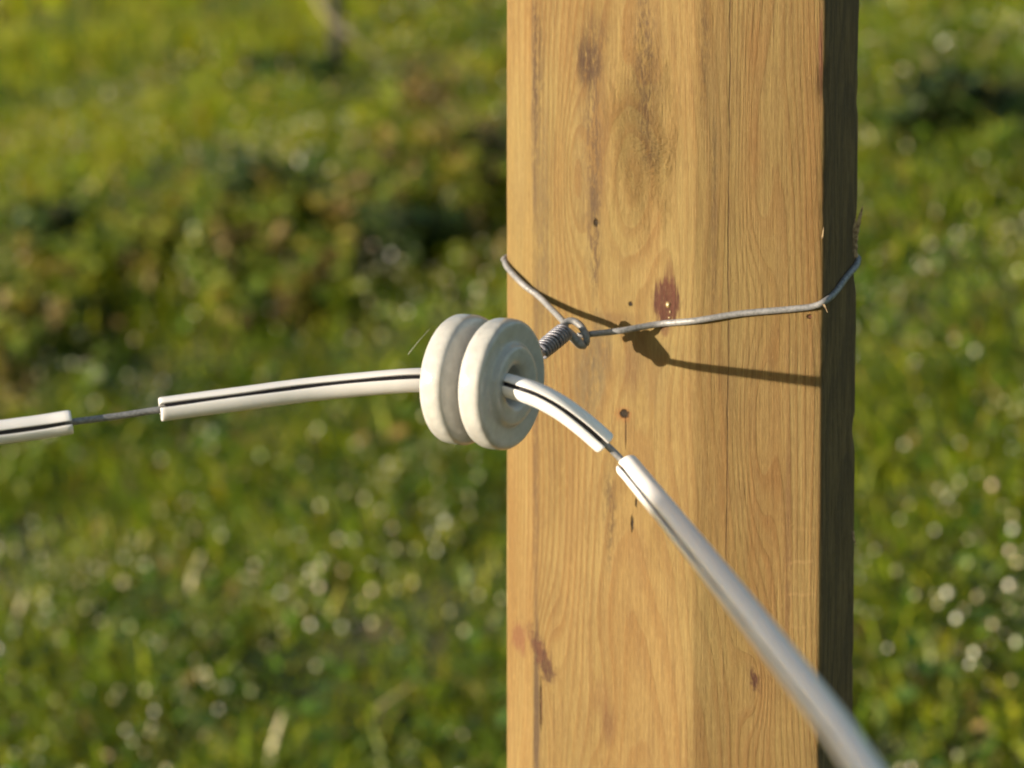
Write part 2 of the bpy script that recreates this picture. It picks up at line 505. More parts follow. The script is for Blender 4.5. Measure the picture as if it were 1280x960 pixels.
zs = list(np.concatenate([np.linspace(ZB, .93, 60)[:-1], np.linspace(.93, 1.36, 260), np.linspace(1.36, ZT, 40)[1:]]))
vs, fs, uvs = [], [], []
m = len(PROF)
uE = (E_ - D_).length + (D_ - C_).length; uD = (D_ - C_).length
for z in zs:
    for (p, u, nb) in PROF:
        q = noise.noise(Vector((u * 60, z * 9, 3.1))) * .00022 + noise.noise(Vector((u * 300, z * 40, 1))) * .00007
        for ue, amp, sc_ in ((uD, .0007, 110), (uE, .0008, 90), (0.0, .0003, 60)):
            if abs(u - ue) < .0016:
                k = noise.noise(Vector((ue * 100, z * sc_, 7)))
                q -= max(0, k - .12) * amp * 2.0
        q += .0006 * noise.noise(Vector((u * 4, z * 3, 9)))
        vs.append((p.x + nb.x * q, p.y + nb.y * q, z)); uvs.append((u, z))
for j in range(len(zs) - 1):
    for k in range(m):
        a, b = j * m + k, j * m + (k + 1) % m
        fs.append((a, b, b + m, a + m))
fs.append(tuple(range(m))[::-1]); fs.append(tuple(range((len(zs) - 1) * m, len(zs) * m)))

# ---- wood material, a solid of growth rings cut by the faces
w = N('planed pine')
oc = w.n('ShaderNodeTexCoord').outputs['Object']
uvn = w.n('ShaderNodeUVMap', uv_map='face').outputs[0]
ux, uz, _ = w.sep(uvn)
ox, oy, oz = w.sep(oc)
UVv = w.xyz(ux, uz, 0.0)
def sxy(a, b, c_=0.0): return w.xyz(w.mul(ux, a), w.mul(uz, b), c_)
def blob(x, y, a, b, ang=0.0, soft=.5, namp=.35, nsc=(900, 160)):
    """mask of a stain centred at photograph pixel x, y with half-axes a, b in pixels"""
    u0, z0 = post_uv(x, y)
    k = abs((post_uv(x + 3, y)[0] - u0) / (3 * U)) if abs(post_uv(x + 3, y)[0] - u0) < .003 else 1.2
    du, dz = w.sub(ux, u0), w.sub(uz, z0)
    if ang:
        c, s_ = math.cos(ang), math.sin(ang)
        du, dz = w.add(w.mul(du, c), w.mul(dz, s_)), w.sub(w.mul(dz, c), w.mul(du, s_))
    e = w.math('SQRT', w.add(w.math('POWER', w.math('ABSOLUTE', w.mul(du, 1 / (a * U * k))), 2.0), w.math('POWER', w.math('ABSOLUTE', w.mul(dz, 1 / (b * U))), 2.0)))
    if namp:
        nn = w.noise(sxy(nsc[0], nsc[1]), 1.0, 3, .6)
        e = w.add(e, w.mul(w.sub(nn, .5), namp * 2))
    return w.step(e, 1.0, 1.0 - soft)
def gauss(x, y, a, b):
    u0, z0 = post_uv(x, y)
    e = w.add(w.math('POWER', w.math('ABSOLUTE', w.mul(w.sub(ux, u0), 1 / (a * U))), 2.0), w.math('POWER', w.math('ABSOLUTE', w.mul(w.sub(uz, z0), 1 / (b * U))), 2.0))
    return w.math('EXPONENT', w.mul(e, -1.0))
# ring radius
wob = w.sub(w.noise(w.xyz(w.mul(ox, 9), w.mul(oy, 9), w.mul(oz, 3.0)), 1.0, 2, .5), .5)
wob2 = w.sub(w.noise(w.xyz(w.mul(ox, 75), w.mul(oy, 75), w.mul(oz, 9)), 1.0, 2, .5), .5)
rad = w.math('SQRT', w.add(w.math('POWER', w.math('ABSOLUTE', w.add(ox, -.002)), 2.0), w.math('POWER', w.math('ABSOLUTE', w.add(oy, .004)), 2.0)))
rad = w.add(rad, w.mul(oz, .028))
rad = w.add(rad, w.mul(wob, .030))
rad = w.add(rad, w.mul(wob2, .0026))
for (x_, y_, a, b, amp) in ((790, 225, 40, 85, .011), (716, 225, 22, 75, -.0075), (833, 380, 22, 60, -.004), (780, 517, 14, 34, -.002), (770, 460, 40, 60, .003),
                            (680, 825, 26, 70, -.009), (755, 900, 30, 80, .004), (943, 852, 20, 50, -.008), (945, 570, 26, 120, .009),
                            (945, 190, 26, 170, .011), (940, 380, 22, 60, -.005)):
    rad = w.add(rad, w.mul(gauss(x_, y_, a, b * 1.25), amp * .62))
ringf = w.math('FRACT', w.mul(rad, 1 / .00155))
late = w.mul(w.step(ringf, .35, .82), w.step(ringf, 1.0, .92))
ringf2 = w.math('FRACT', w.mul(rad, 1 / .0103))
band = w.mul(w.step(ringf2, .15, .8), w.step(ringf2, 1.0, .85))
fib = w.noise(sxy(2300, 45), 1.0, 4, .7)
fib2 = w.noise(sxy(700, 22, 4.0), 1.0, 3, .6)
blot = w.noise(sxy(38, 13, 2.0), 1.0, 4, .6)
grain_on = w.step(w.noise(sxy(28, 7, 8.0), 1.0, 2, .5), .30, .62, .35, 1.0)
col = w.mix(w.step(blot, .3, .72), (.298, .212, .079), (.228, .152, .050))
col = w.mix(w.mul(w.mul(late, grain_on), .58), col, (.185, .090, .026))
col = w.mix(w.mul(band, .26), col, (.25, .125, .036))
col = w.mix(w.step(fib, .44, .66, 0, .55), col, (.145, .078, .028))
col = w.mix(w.step(fib2, .46, .68, 0, .5), col, (.19, .115, .042))
# greenish treated tint patches
col = w.mix(w.step(w.noise(sxy(22, 9, 5.0), 1.0, 3, .5), .48, .72, 0, .28), col, (.235, .195, .07))
# right hand facet: a little deeper, with rusty bands
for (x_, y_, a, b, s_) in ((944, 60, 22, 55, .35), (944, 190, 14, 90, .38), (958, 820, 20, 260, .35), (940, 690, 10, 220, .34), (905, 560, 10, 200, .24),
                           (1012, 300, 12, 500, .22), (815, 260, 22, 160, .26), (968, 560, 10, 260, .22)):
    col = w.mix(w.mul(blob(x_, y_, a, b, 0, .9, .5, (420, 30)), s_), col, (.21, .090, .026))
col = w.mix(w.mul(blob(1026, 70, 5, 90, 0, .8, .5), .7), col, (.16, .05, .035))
# dark speckled mould streaks
spk = w.math('ADD', w.mul(w.noise(sxy(1300, 240), 1.0, 5, .8, .6), .7), w.mul(w.noise(sxy(420, 60, 1.0), 1.0, 3, .6), .3))
def streak(x_, y_, a, b, s_, lo=.47, hi=.62, c=(.070, .040, .022), ang=0.0):
    global col
    mk = w.mul(blob(x_, y_, a * 1.2, b * 1.1, ang, .7, .40, (500, 60)), w.step(spk, lo - .02, hi - .06))
    col = w.mix(w.mul(mk, s_), col, c)
streak(735, 80, 16, 40, 1.0, .40, .56, (.055, .025, .014))
streak(742, 170, 13, 110, .85)
streak(743, 300, 10, 110, .8)
streak(742, 250, 7, 34, .9, .38, .55)
streak(806, 60, 16, 110, .75)
streak(806, 160, 9, 70, .65)
streak(818, 195, 9, 26, .55)
streak(668, 130, 6, 190, .75, .40, .60, (.09, .056, .035))
streak(672, 70, 10, 110, .55)
streak(669, 560, 5, 330, .6, .38, .6, (.095, .053, .03))
streak(670, 900, 5, 150, .9, .25, .5, (.08, .05, .032))
streak(762, 640, 10, 90, .75)
streak(742, 60, 26, 60, .55, .42, .60)
streak(738, 200, 22, 160, .45, .44, .62, (.12, .075, .04))
streak(810, 90, 30, 110, .35, .44, .62, (.12, .075, .04))
streak(678, 300, 10, 260, .5, .42, .6, (.12, .08, .045))
streak(735, 480, 22, 70, .6, .42, .60, (.11, .085, .05))
streak(985, 700, 5, 200, .5, .4, .6, (.13, .06, .03))
streak(750, 440, 18, 60, .50, .40, .6, (.085, .068, .048))
streak(880, 60, 8, 120, .5)
streak(893, 250, 5, 190, .5, .42, .6)
# brown grey blotches under the wire
for (x_, y_, a, b, s_, c) in ((790, 455, 24, 58, .50, (.125, .066, .032)), (730, 468, 26, 60, .34, (.135, .095, .05)), (770, 398, 40, 12, .35, (.12, .062, .03)),
                              (820, 470, 22, 60, .25, (.14, .078, .038)), (650, 240, 14, 100, .2, (.20, .135, .06)), (895, 120, 20, 140, .22, (.19, .14, .06)),
                              (760, 905, 13, 40, .65, (.125, .056, .024)), (752, 870, 18, 34, .35, (.165, .076, .03)), (797, 700, 16, 60, .25, (.19, .11, .045))):
    col = w.mix(w.mul(blob(x_, y_, a, b, 0, .8, .45, (380, 60)), s_), col, c)
# knots
kn1 = blob(833, 377, 21, 38, 0, .42, .55, (900, 110))
kn1t = blob(836, 350, 9, 30, 0, .6, .6, (1300, 60))
col = w.mix(w.mul(kn1, .96), col, w.mix(w.step(fib2, .4, .65), (.080, .021, .015), (.052, .013, .010)))
col = w.mix(w.mul(kn1t, .55), col, (.09, .028, .015))
col = w.mix(w.mul(blob(831, 412, 8, 12, 0, .6, .6), .6), col, (.11, .035, .02))
kn2 = blob(674, 815, 13, 52, R(30), .8, .95, (700, 300))
col = w.mix(w.mul(kn2, .95), col, w.mix(w.step(spk, .4, .6), (.12, .046, .026), (.045, .018, .013)))
col = w.mix(w.mul(blob(649, 797, 13, 26, R(30), .6, .8, (420, 160)), .8), col, (.165, .066, .032))
col = w.mix(w.mul(blob(684, 838, 10, 20, R(10), .5, 1.0, (700, 500)), .7), col, (.060, .024, .016))
kn3 = blob(943, 850, 8, 21, R(8), .8, 1.1, (1000, 400))
col = w.mix(kn3, col, (.07, .025, .016))
# holes and checks
def hole(x_, y_, a, b, soft=.35, c=(.012, .007, .005)):
    global col
    mk = blob(x_, y_, a, b, 0, soft, .5, (1600, 800))
    col = w.mix(mk, col, c)
    return mk
col = w.mix(w.mul(blob(779, 518, 13, 13, 0, .7, .6, (1200, 800)), .6), col, (.25, .09, .03))
pits = hole(780, 517, 6.5, 6)
pits = w.add(pits, hole(788, 380, 3, 3.4))
pits = w.add(pits, hole(790, 655, 2.2, 12, .6))
pits = w.add(pits, hole(795, 628, 1.6, 7, .6))
pits = w.add(pits, hole(745, 278, 4, 6, .6))
pits = w.add(pits, hole(1012, 396, 4, 3, .6, (.12, .04, .02)))
pits = w.add(pits, hole(676, 880, 1.8, 40, .6, (.08, .035, .015)))
pits = w.add(pits, hole(782, 540, 1.0, 22, .6, (.06, .03, .015)))
uc = post_uv(910, 480)[0]
cw = w.mul(w.sub(w.noise(w.xyz(0.0, w.mul(uz, 14), 2.0), 1.0, 4, .6), .5), .0040)
dist = w.math('ABSOLUTE', w.sub(w.sub(ux, uc), cw))
wid = w.step(w.noise(w.xyz(0.0, w.mul(uz, 45), 5.0), 1.0, 3, .6), .28, .62, .00003, .00021)
crack = w.mul(w.step(w.math('DIVIDE', dist, wid), 1.5, .6), w.step(uz, post_uv(910, 830)[1], post_uv(910, 640)[1]))
col = w.mix(w.mul(crack, .75), col, (.075, .036, .016))
uc2 = post_uv(692, 480)[0]
d2 = w.math('ABSOLUTE', w.sub(w.sub(ux, uc2), w.mul(cw, .6)))
cr2 = w.mul(w.step(d2, .00022, .00008), w.step(w.noise(w.xyz(0.0, w.mul(uz, 30), 9.0), 1.0, 2, .5), .48, .56))
col = w.mix(w.mul(cr2, .7), col, (.10, .05, .02))
# the right-hand side is darker and mottled
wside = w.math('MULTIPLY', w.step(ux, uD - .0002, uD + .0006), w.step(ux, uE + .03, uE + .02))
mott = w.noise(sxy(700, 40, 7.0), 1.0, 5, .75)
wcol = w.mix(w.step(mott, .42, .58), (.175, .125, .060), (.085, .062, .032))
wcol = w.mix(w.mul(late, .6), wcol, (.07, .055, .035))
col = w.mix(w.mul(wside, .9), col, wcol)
# short dark resin dashes
dash = w.mul(w.step(w.noise(sxy(1900, 110, 3.0), 1.0, 2, .5), .64, .70), w.step(blot, .36, .6, .25, 1.0))
col = w.mix(w.mul(dash, .6), col, (.12, .055, .02))
# faint cross saw marks low on the right facet
saw = w.mul(w.step(w.math('SINE', w.mul(w.add(uz, w.mul(w.noise(sxy(120, 10), 1.0, 1, .5), .010)), 560.0)), .90, 1.0), blob(1000, 730, 26, 100, 0, .8, .3))
col = w.mix(w.mul(saw, .35), col, (.38, .25, .11))
# fine flecks
fleck = w.noise(sxy(4200, 260, 11.0), 1.0, 3, .75)
col = w.mix(w.step(fleck, .48, .70, 0, .40), col, (.15, .085, .030))
col = w.mix(w.step(fleck, .48, .30, 0, .30), col, (.42, .31, .14))
# relief
fuzz = w.mul(w.noise(sxy(1100, 650), 1.0, 5, .75), w.add(w.mul(blob(800, 170, 52, 170, 0, .9, .5, (200, 60)), 1.3), .10))
chatter = w.mul(w.noise(sxy(420, 1100, 6.0), 1.0, 3, .6), blob(815, 190, 38, 52, 0, .9, .4, (200, 90)))
fine = w.noise(sxy(5200, 420, 11.0), 1.0, 3, .7)
hgt = w.add(w.mul(late, w.mul(grain_on, .20)), w.add(w.mul(fib, .6), w.mul(fib2, .5)))
hgt = w.add(hgt, w.mul(fine, .35))
rough_h = w.add(w.mul(fuzz, .8), w.mul(chatter, 1.2))
hgt = w.sub(hgt, w.mul(w.math('MINIMUM', pits, 1.0), 4.0))
hgt = w.sub(hgt, w.mul(crack, 1.4))
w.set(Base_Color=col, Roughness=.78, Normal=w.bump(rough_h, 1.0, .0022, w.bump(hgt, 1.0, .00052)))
w.b.inputs['Specular IOR Level'].default_value = .25
w.b.inputs['Diffuse Roughness'].default_value = .6

def local(vs_): return [(v[0] - post.location.x, v[1] - post.location.y, v[2] - post.location.z) for v in vs_]
me = bpy.data.meshes.new('timber')
me.from_pydata(local(vs), [], fs)
ul = me.uv_layers.new(name='face')
vi = np.empty(len(me.loops), np.int32); me.loops.foreach_get('vertex_index', vi)
uva = np.array(uvs)[vi]
# the column that closes the loop must not wrap backwards
fl = np.array([p.loop_start for p in me.polygons[:-2]])
quad = uva[: len(fl) * 4].reshape(-1, 4, 2)
wrap = (quad[:, :, 0].max(1) - quad[:, :, 0].min(1)) > PERIM / 2
for q in np.nonzero(wrap)[0]:
    r_ = quad[q, :, 0]; r_[r_ < r_.max() - PERIM / 2] += PERIM
ul.data.foreach_set('uv', uva.ravel())
me.polygons.foreach_set('use_smooth', [True] * len(me.polygons))
# (object coordinates are taken from the post's own centre line)
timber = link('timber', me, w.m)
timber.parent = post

# splinters torn off the right-hand arris, resin beads in the knot
def post_part(name, vs_, fs_, m_, smooth=True):
    o = mesh(name, local(vs_), fs_, m_, None, smooth)
    o.parent = post
    return o
spm = N('torn wood fibre')
tn = spm.noise(spm.n('ShaderNodeTexCoord').outputs['Object'], 900, 3, .6)
spm.set(Base_Color=spm.mix(spm.step(tn, .4, .6), (.50, .36, .20), (.20, .125, .07)), Roughness=.8)
def sliver(pts, w0, th=.0005, tipk=.1):
    pth = spline(pts, .0008); V, F = [], []
    n_ = len(pth)
    for i, p in enumerate(pth):
        t = i / (n_ - 1); k = (1 - t) ** .8 * (1 - tipk) + tipk
        a = w0 * k * (1 + .12 * math.sin(i * 1.9)); b = th * k
        V += [p + Vector((-a, -b, 0)), p + Vector((a * .7, -b * 1.2, 0)), p + Vector((a, b, 0)), p + Vector((-a * .6, b, 0))]
    for i in range(n_ - 1):
        for k in range(4):
            a_, b_ = i * 4 + k, i * 4 + (k + 1) % 4
            F.append((a_, b_, b_ + 4, a_ + 4))
    F.append((3, 2, 1, 0)); F.append(tuple(range((n_ - 1) * 4, n_ * 4)))
    return V, F
dE = 1.017
post_part('splinter', *sliver([px(1066, 322, dE), px(1067.5, 300, dE), px(1072, 282, dE - .001), px(1078.5, 258, dE - .002)], .0018), spm.m, False)
post_part('splinter', *sliver([px(1064.5, 315, dE - .001), px(1066.5, 292, dE - .002), px(1070.5, 268, dE - .003)], .0008), spm.m, False)
post_part('splinter', *sliver([px(1029, 380, .985), px(1031.5, 384, .984), px(1034.5, 391, .983)], .0005, .0003), spm.m, False)
post_part('splinter', *sliver([px(1066, 664, 1.019), px(1067.5, 673, 1.018), px(1070, 683, 1.017)], .0006, .0004), spm.m, False)
post_part('splinter', *sliver([px(1027.5, 298, .989), px(1028.5, 292, .988), px(1029.5, 284, .988)], .0004, .0003), spm.m, False)
rs = N('dried resin'); rs.set(Base_Color=(.26, .19, .085), Roughness=.25)
def bead(x, y, r, sx=1.0, sz=1.0):
    u, z = post_uv(x, y)
    e = (C_ - B_).normalized(); p = C_ + e * u
    nrm = Vector((e.y, -e.x)); bm = bmesh.new()
    bmesh.ops.create_icosphere(bm, subdivisions=3, radius=1)
    V = []
    for v_ in bm.verts:
        k = 1 + .28 * noise.noise(v_.co * 2.1 + Vector((x, y, 0)))
        c_ = v_.co * k
        V.append((p.x + e.x * c_.x * r * sx + nrm.x * c_.y * r * .55, p.y + e.y * c_.x * r * sx + nrm.y * c_.y * r * .55, z + c_.z * r * sz))
    F = [tuple(v_.index for v_ in f_.verts) for f_ in bm.faces]; bm.free()
    post_part('resin_bead', V, F, rs.m)
bead(835, 381, .0009, 1.0, 1.15)
bead(837.5, 390, .0004, .8, 1.4)
bead(836.5, 397, .00045, 1.2, .8)

# ------------------------------------------------------------------ galvanised wire
def galv(name, base, rough, blue=0):
    G = N(name)
    o = G.n('ShaderNodeTexCoord').outputs['Object']
    a = G.noise(o, 900, 4, .65); b = G.noise(o, 160, 3, .6)
    c = G.mix(G.step(a, .35, .7), base, tuple(v * .55 for v in base))
    c = G.mix(G.step(b, .5, .75, 0, .5), c, tuple(v * 1.35 for v in base))
    G.set(Base_Color=c, Metallic=.12, Roughness=G.step(a, .3, .7, rough - .08, rough + .14), Normal=G.bump(a, .5, .00012))
    return G.m
TIE = galv('weathered galvanised wire', (.26, .26, .27), .46)
COILM = galv('tight wound galvanised wire', (.20, .205, .25), .40)
BARE = galv('drawn steel strand', (.26, .26, .27), .36)
rw = .00112
def on_face(a2, b2, t, z, off):
    p = a2.lerp(b2, t); e = (b2 - a2).normalized()
    return Vector((p.x + e.y * off, p.y - e.x * off, z))
def z_at(yrow, Yd): return (px(640, yrow, Yd / math.cos(PITCH)) ).z
knot = px(712, 412, 1.016)
zA = px(634, 326, 1.052).z; zE = px(1069, 325, 1.022).z
tie = empty('tie_wire', knot)
tag(tie, 'grey galvanised tie wire looped round the wooden post and twisted toward the insulator', 'wire')
off = rw * 1.0
def corner_pts(a, b, c, z, off=off):
    """three points carrying the wire round the outside of corner b"""
    n1 = Vector(((b - a).y, -(b - a).x)).normalized(); n2 = Vector(((c - b).y, -(c - b).x)).normalized()
    o1 = b + n1 * off - (b - a).normalized() * .0016; o2 = b + n2 * off + (c - b).normalized() * .0016
    mid = b + (n1 + n2).normalized() * off * 1.02
    return [Vector((q.x, q.y, z)) for q in (o1, mid, o2)]
F_, G_, H_ = BACK
ring = []
# right strand: knot -> C -> D -> E -> round the back -> A -> knot
ring += [px(722, 420, 1.0135), px(735, 418, 1.0125), px(775, 413.5, 1.008)]
pc = px(868, 401.5, .9985 ); ring += [on_face(B_, C_, .80, px(830, 406.5, 1.003).z, off * 1.25), Vector((C_.x - .0002, C_.y - off * 1.05, pc.z)), on_face(C_, D_, .35, px(925, 394, .99).z, off)]
ring += [on_face(C_, D_, .75, px(985, 387, .991).z, off), on_face(C_, D_, .93, px(1012, 383, .991).z, off)]
nD = (Vector(((D_ - C_).y, -(D_ - C_).x)).normalized() + Vector(((E_ - D_).y, -(E_ - D_).x)).normalized()).normalized()
ring += [Vector((D_.x + nD.x * off, D_.y + nD.y * off, px(1030, 376.5, .991).z))]
ring += [on_face(D_, E_, .25, px(1044, 366, 1.0).z, off), on_face(D_, E_, .6, px(1058, 348, 1.0).z, off), on_face(D_, E_, .88, px(1066, 334, 1.01).z, off)]
nE = (Vector(((E_ - D_).y, -(E_ - D_).x)).normalized() + Vector(((F_ - E_).y, -(F_ - E_).x)).normalized()).normalized()
ring += [Vector((E_.x + nE.x * off * .3, E_.y + nE.y * off * .3, zE))]
ring += [on_face(E_, F_, .12, zE + .001, off * .8)]
for (a, b, c_, z) in ((E_, F_, G_, zE + .004), (F_, G_, H_, zE + .006), (G_, H_, A_, zE + .004)):
    ring += corner_pts(a, b, c_, z)
ring += [on_face(H_, A_, .9, zA + .001, off * .8)]
nA = (Vector(((A_ - H_).y, -(A_ - H_).x)).normalized() + Vector(((B_ - A_).y, -(B_ - A_).x)).normalized()).normalized()
ring += [Vector((A_.x + nA.x * off * .1, A_.y + nA.y * off * .1, px(633, 327, 1.055).z)), on_face(A_, B_, .25, px(639, 337, 1.05).z, off * 1.2), on_face(A_, B_, .85, px(658, 356, 1.045).z, off * 1.5)]
ring += [px(672, 369, 1.0395), px(690, 387, 1.029), px(702, 399.5, 1.0185)]
ring += [px(707, 407, 1.0135), px(706, 414, 1.008)]
v, f = tube(spline(ring, .0012), rw, 14)
mesh('post_loop', v, f, TIE, tie)
# hook: the eye above the coil and the cut wedge end
hook = [px(701, 421, 1.004), px(703, 409, 1.011), px(708, 402.5, 1.0125), px(716, 401, 1.0125), px(724, 405.5, 1.0115), px(729, 412, 1.0105), px(733, 421, 1.010), px(733.5, 432, 1.0105)]
v, f = tube(spline(hook, .0008), rw * 1.12, 14, lambda t: 1 if t < .92 else 1 - (t - .92) * 5)
mesh('hook', v, f, TIE, tie)
hook2 = [px(702, 412, 1.006), px(709, 415, 1.008), px(717, 422, 1.0085), px(725, 430, 1.009), px(732.5, 434.5, 1.0095)]
v, f = tube(spline(hook2, .0008), rw * 1.5, 14, lambda t: 1 if t < .8 else 1 - (t - .8) * 3)
mesh('cut_end', v, f, TIE, tie)

# insulator frame
INS = px(603.5, 477, .930 * .965)
az = R(59)
AX = Vector((math.sin(az), -math.cos(az), -.055)).normalized()
AU = (Vector((0, 0, 1)) - AX * AX.z).normalized()
AV = AX.cross(AU)
core_a = px(704, 416, 1.004)
d = (core_a - INS); dp = (d - AX * d.dot(AX)); dl = d.normalized()
groove_r = .0118
side = AX.cross(dp.normalized())
gp = INS + dp.normalized() * groove_r
# wire round the groove, both ends running back to the coil
arc = []
for k in range(-10, 11):
    a = math.pi + k / 10 * R(112)
    arc.append(INS + (dp.normalized() * math.cos(a) + side * math.sin(a)) * groove_r)
merge_pt = px(675, 440, .9945)
s2 = (S - dl * S.dot(dl)).normalized() * rw
core = [core_a + s2, merge_pt + s2] if (arc[0] - (merge_pt + s2)).length < (arc[0] - (merge_pt - s2)).length else [core_a - s2, merge_pt - s2]
core_b = [core_a * 2 - core[0], merge_pt * 2 - core[1]]
flr = gp.lerp(merge_pt, .12)
core.append(flr + s2 * (1 if core[0] == core_a + s2 else -1)); core_b.append(flr * 2 - core[-1])
v, f = tube(spline(core + arc + core_b[::-1], .0012), rw, 12)
mesh('groove_wrap', v, f, TIE, tie)
# coil wound round the two strands
cdir = (merge_pt - core_a).normalized(); cu_ = cdir.orthogonal().normalized(); cv_ = cdir.cross(cu_)
coil = []
pitch = .00150; turns = int(((merge_pt - core_a).length + .0015) / pitch)
for k in range(turns * 20 + 1):
    a = 2 * math.pi * k / 20
    rr2 = .00272 * (1 + .035 * math.sin(k * .023))
    jit = .00012 * math.sin(k * .07) + .0004 * min(1, max(0, (k / 20 - 5.0) * 2))
    coil.append(core_a + cdir * (k / 20 * pitch - .001 + jit) + (cu_ * math.cos(a) + cv_ * math.sin(a)) * rr2)
v, f = tube(coil, .00064, 12)
mesh('twist_coil', v, f, COILM, tie)

# ------------------------------------------------------------------ porcelain insulator
mm = .001 * .965
half = [(5.9, 0), (5.9, 7.0), (6.2, 8.2), (6.9, 9.0), (8.2, 9.5), (9.8, 9.7), (11.4, 9.65), (12.4, 9.3), (13.0, 8.6), (13.6, 8.1), (14.4, 7.95), (15.8, 8.05), (17.6, 8.25), (19.0, 8.3), (20.0, 8.05),
        (20.7, 7.4), (20.95, 6.4), (21.0, 5.2), (20.95, 4.0), (20.6, 3.0), (19.8, 2.35), (18.2, 1.95), (16.0, 1.6), (13.6, 1.25), (12.2, .9), (11.4, .5), (11.1, 0)]
prof2 = [(r, a) for r, a in half] + [(r, -a) for r, a in half[-2:0:-1]]
# smooth the closed profile
PR = []
n = len(prof2)
for i in range(n):
    p0, p1, p2, p3 = (prof2[(i + k) % n] for k in (-1, 0, 1, 2))
    for t in (0, .33, .67):
        PR.append(tuple(.5 * (2 * p1[j] + (p2[j] - p0[j]) * t + (2 * p0[j] - 5 * p1[j] + 4 * p2[j] - p3[j]) * t * t + (3 * p1[j] - p0[j] - 3 * p2[j] + p3[j]) * t ** 3) for j in (0, 1)))
seg = 128; vs, fs = [], []
for k in range(seg):
    a = 2 * math.pi * k / seg
    dr = AU * math.cos(a) + AV * math.sin(a)
    for (r, ax) in PR:
        q = 1 + .0035 * noise.noise(Vector((math.cos(a) * 2, math.sin(a) * 2, ax * .25)))
        if r > 15: q += .004 * noise.noise(Vector((math.cos(a) * 6, math.sin(a) * 6, ax * .4 + 4)))
        vs.append(INS + dr * (r * q * mm) + AX * (ax * 1.36 * mm))
m = len(PR)
for k in range(seg):
    for j in range(m):
        a, b = k * m + j, k * m + (j + 1) % m
        c2, d2_ = ((k + 1) % seg) * m + (j + 1) % m, ((k + 1) % seg) * m + j
        fs.append((a, b, c2, d2_))
pz = N('glazed porcelain')
oc2 = pz.n('ShaderNodeTexCoord').outputs['Object']
q1 = pz.noise(oc2, 260, 3, .6); q2 = pz.noise(oc2, 1400, 3, .6); q3 = pz.noise(oc2, 520, 2, .5)
colp = pz.mix(pz.step(q1, .3, .7), (.475, .47, .45), (.41, .405, .39))
colp = pz.mix(pz.step(q2, .70, .76, 0, .55), colp, (.34, .25, .17))
colp = pz.mix(pz.step(q3, .72, .78, 0, .5), colp, (.42, .34, .26))
pz.set(Base_Color=colp, Roughness=pz.step(q1, .3, .7, .07, .15), Normal=pz.bump(pz.add(q1, pz.mul(q3, .5)), .35, .00035))
pz.b.inputs['Subsurface Weight'].default_value = .12
pz.b.inputs['Subsurface Radius'].default_value = (.002, .0016, .0012)
pz.b.inputs['Subsurface Scale'].default_value = 1
ins = mesh('insulator', vs, fs, pz.m)
bm = bmesh.new(); bm.from_mesh(ins.data); bmesh.ops.recalc_face_normals(bm, faces=bm.faces); bm.to_mesh(ins.data); bm.free()
tag(ins, 'off-white glazed porcelain spool insulator with two thick flanges in front of the post', 'insulator')

# ------------------------------------------------------------------ fence wire and its split plastic sleeves
hb, hf = INS - AX * .010, INS + AX * .0105
near0, near1 = px(783, 580, .918), px(1074, 960, .615)
ext = near1 + (near1 - near0) * 1.1
K = .965                                      # the insulator and its wires hang a little nearer than the post
r_w = .00108 * K
PATH_L = [px(-420, 594, .825), px(-200, 567, .862), px(-60, 548.5, .878), px(45, 534.5, .885), px(90, 527.5, .887), px(145, 520.5, .8895), px(200, 512, .892), px(300, 498.5, .8965), px(400, 485.6, .901), px(500, 476.3, .903), px(545, 475, .905)]
mid_pts = [px(592, 476, .902), px(625, 480, .890)]
PATH_R = [px(648, 486, .883), px(672, 494, .8815), px(700, 509, .881), px(728, 529.5, .882), px(757, 555, .884), px(783, 581, .883), px(800, 601, .901 * K)]
NEARP = [px(800, 601, .901 * K), px(855, 668, .835 * K), px(923, 752, .757 * K), px(998, 848, .684 * K), px(1039, 901.5, .648 * K), px(1074, 953, .615 * K)]
e_ = (NEARP[-1] - NEARP[-2]).normalized()
NEARP += [NEARP[-1] + e_ * .08, NEARP[-1] + e_ * .20]
WIRE = spline(PATH_L + mid_pts + PATH_R + NEARP[1:], .002)
v, f = tube(WIRE, r_w, 14)
tag(mesh('fence_wire', v, f, BARE), 'plain steel fence wire showing in the gaps between the white plastic sleeves', 'wire')

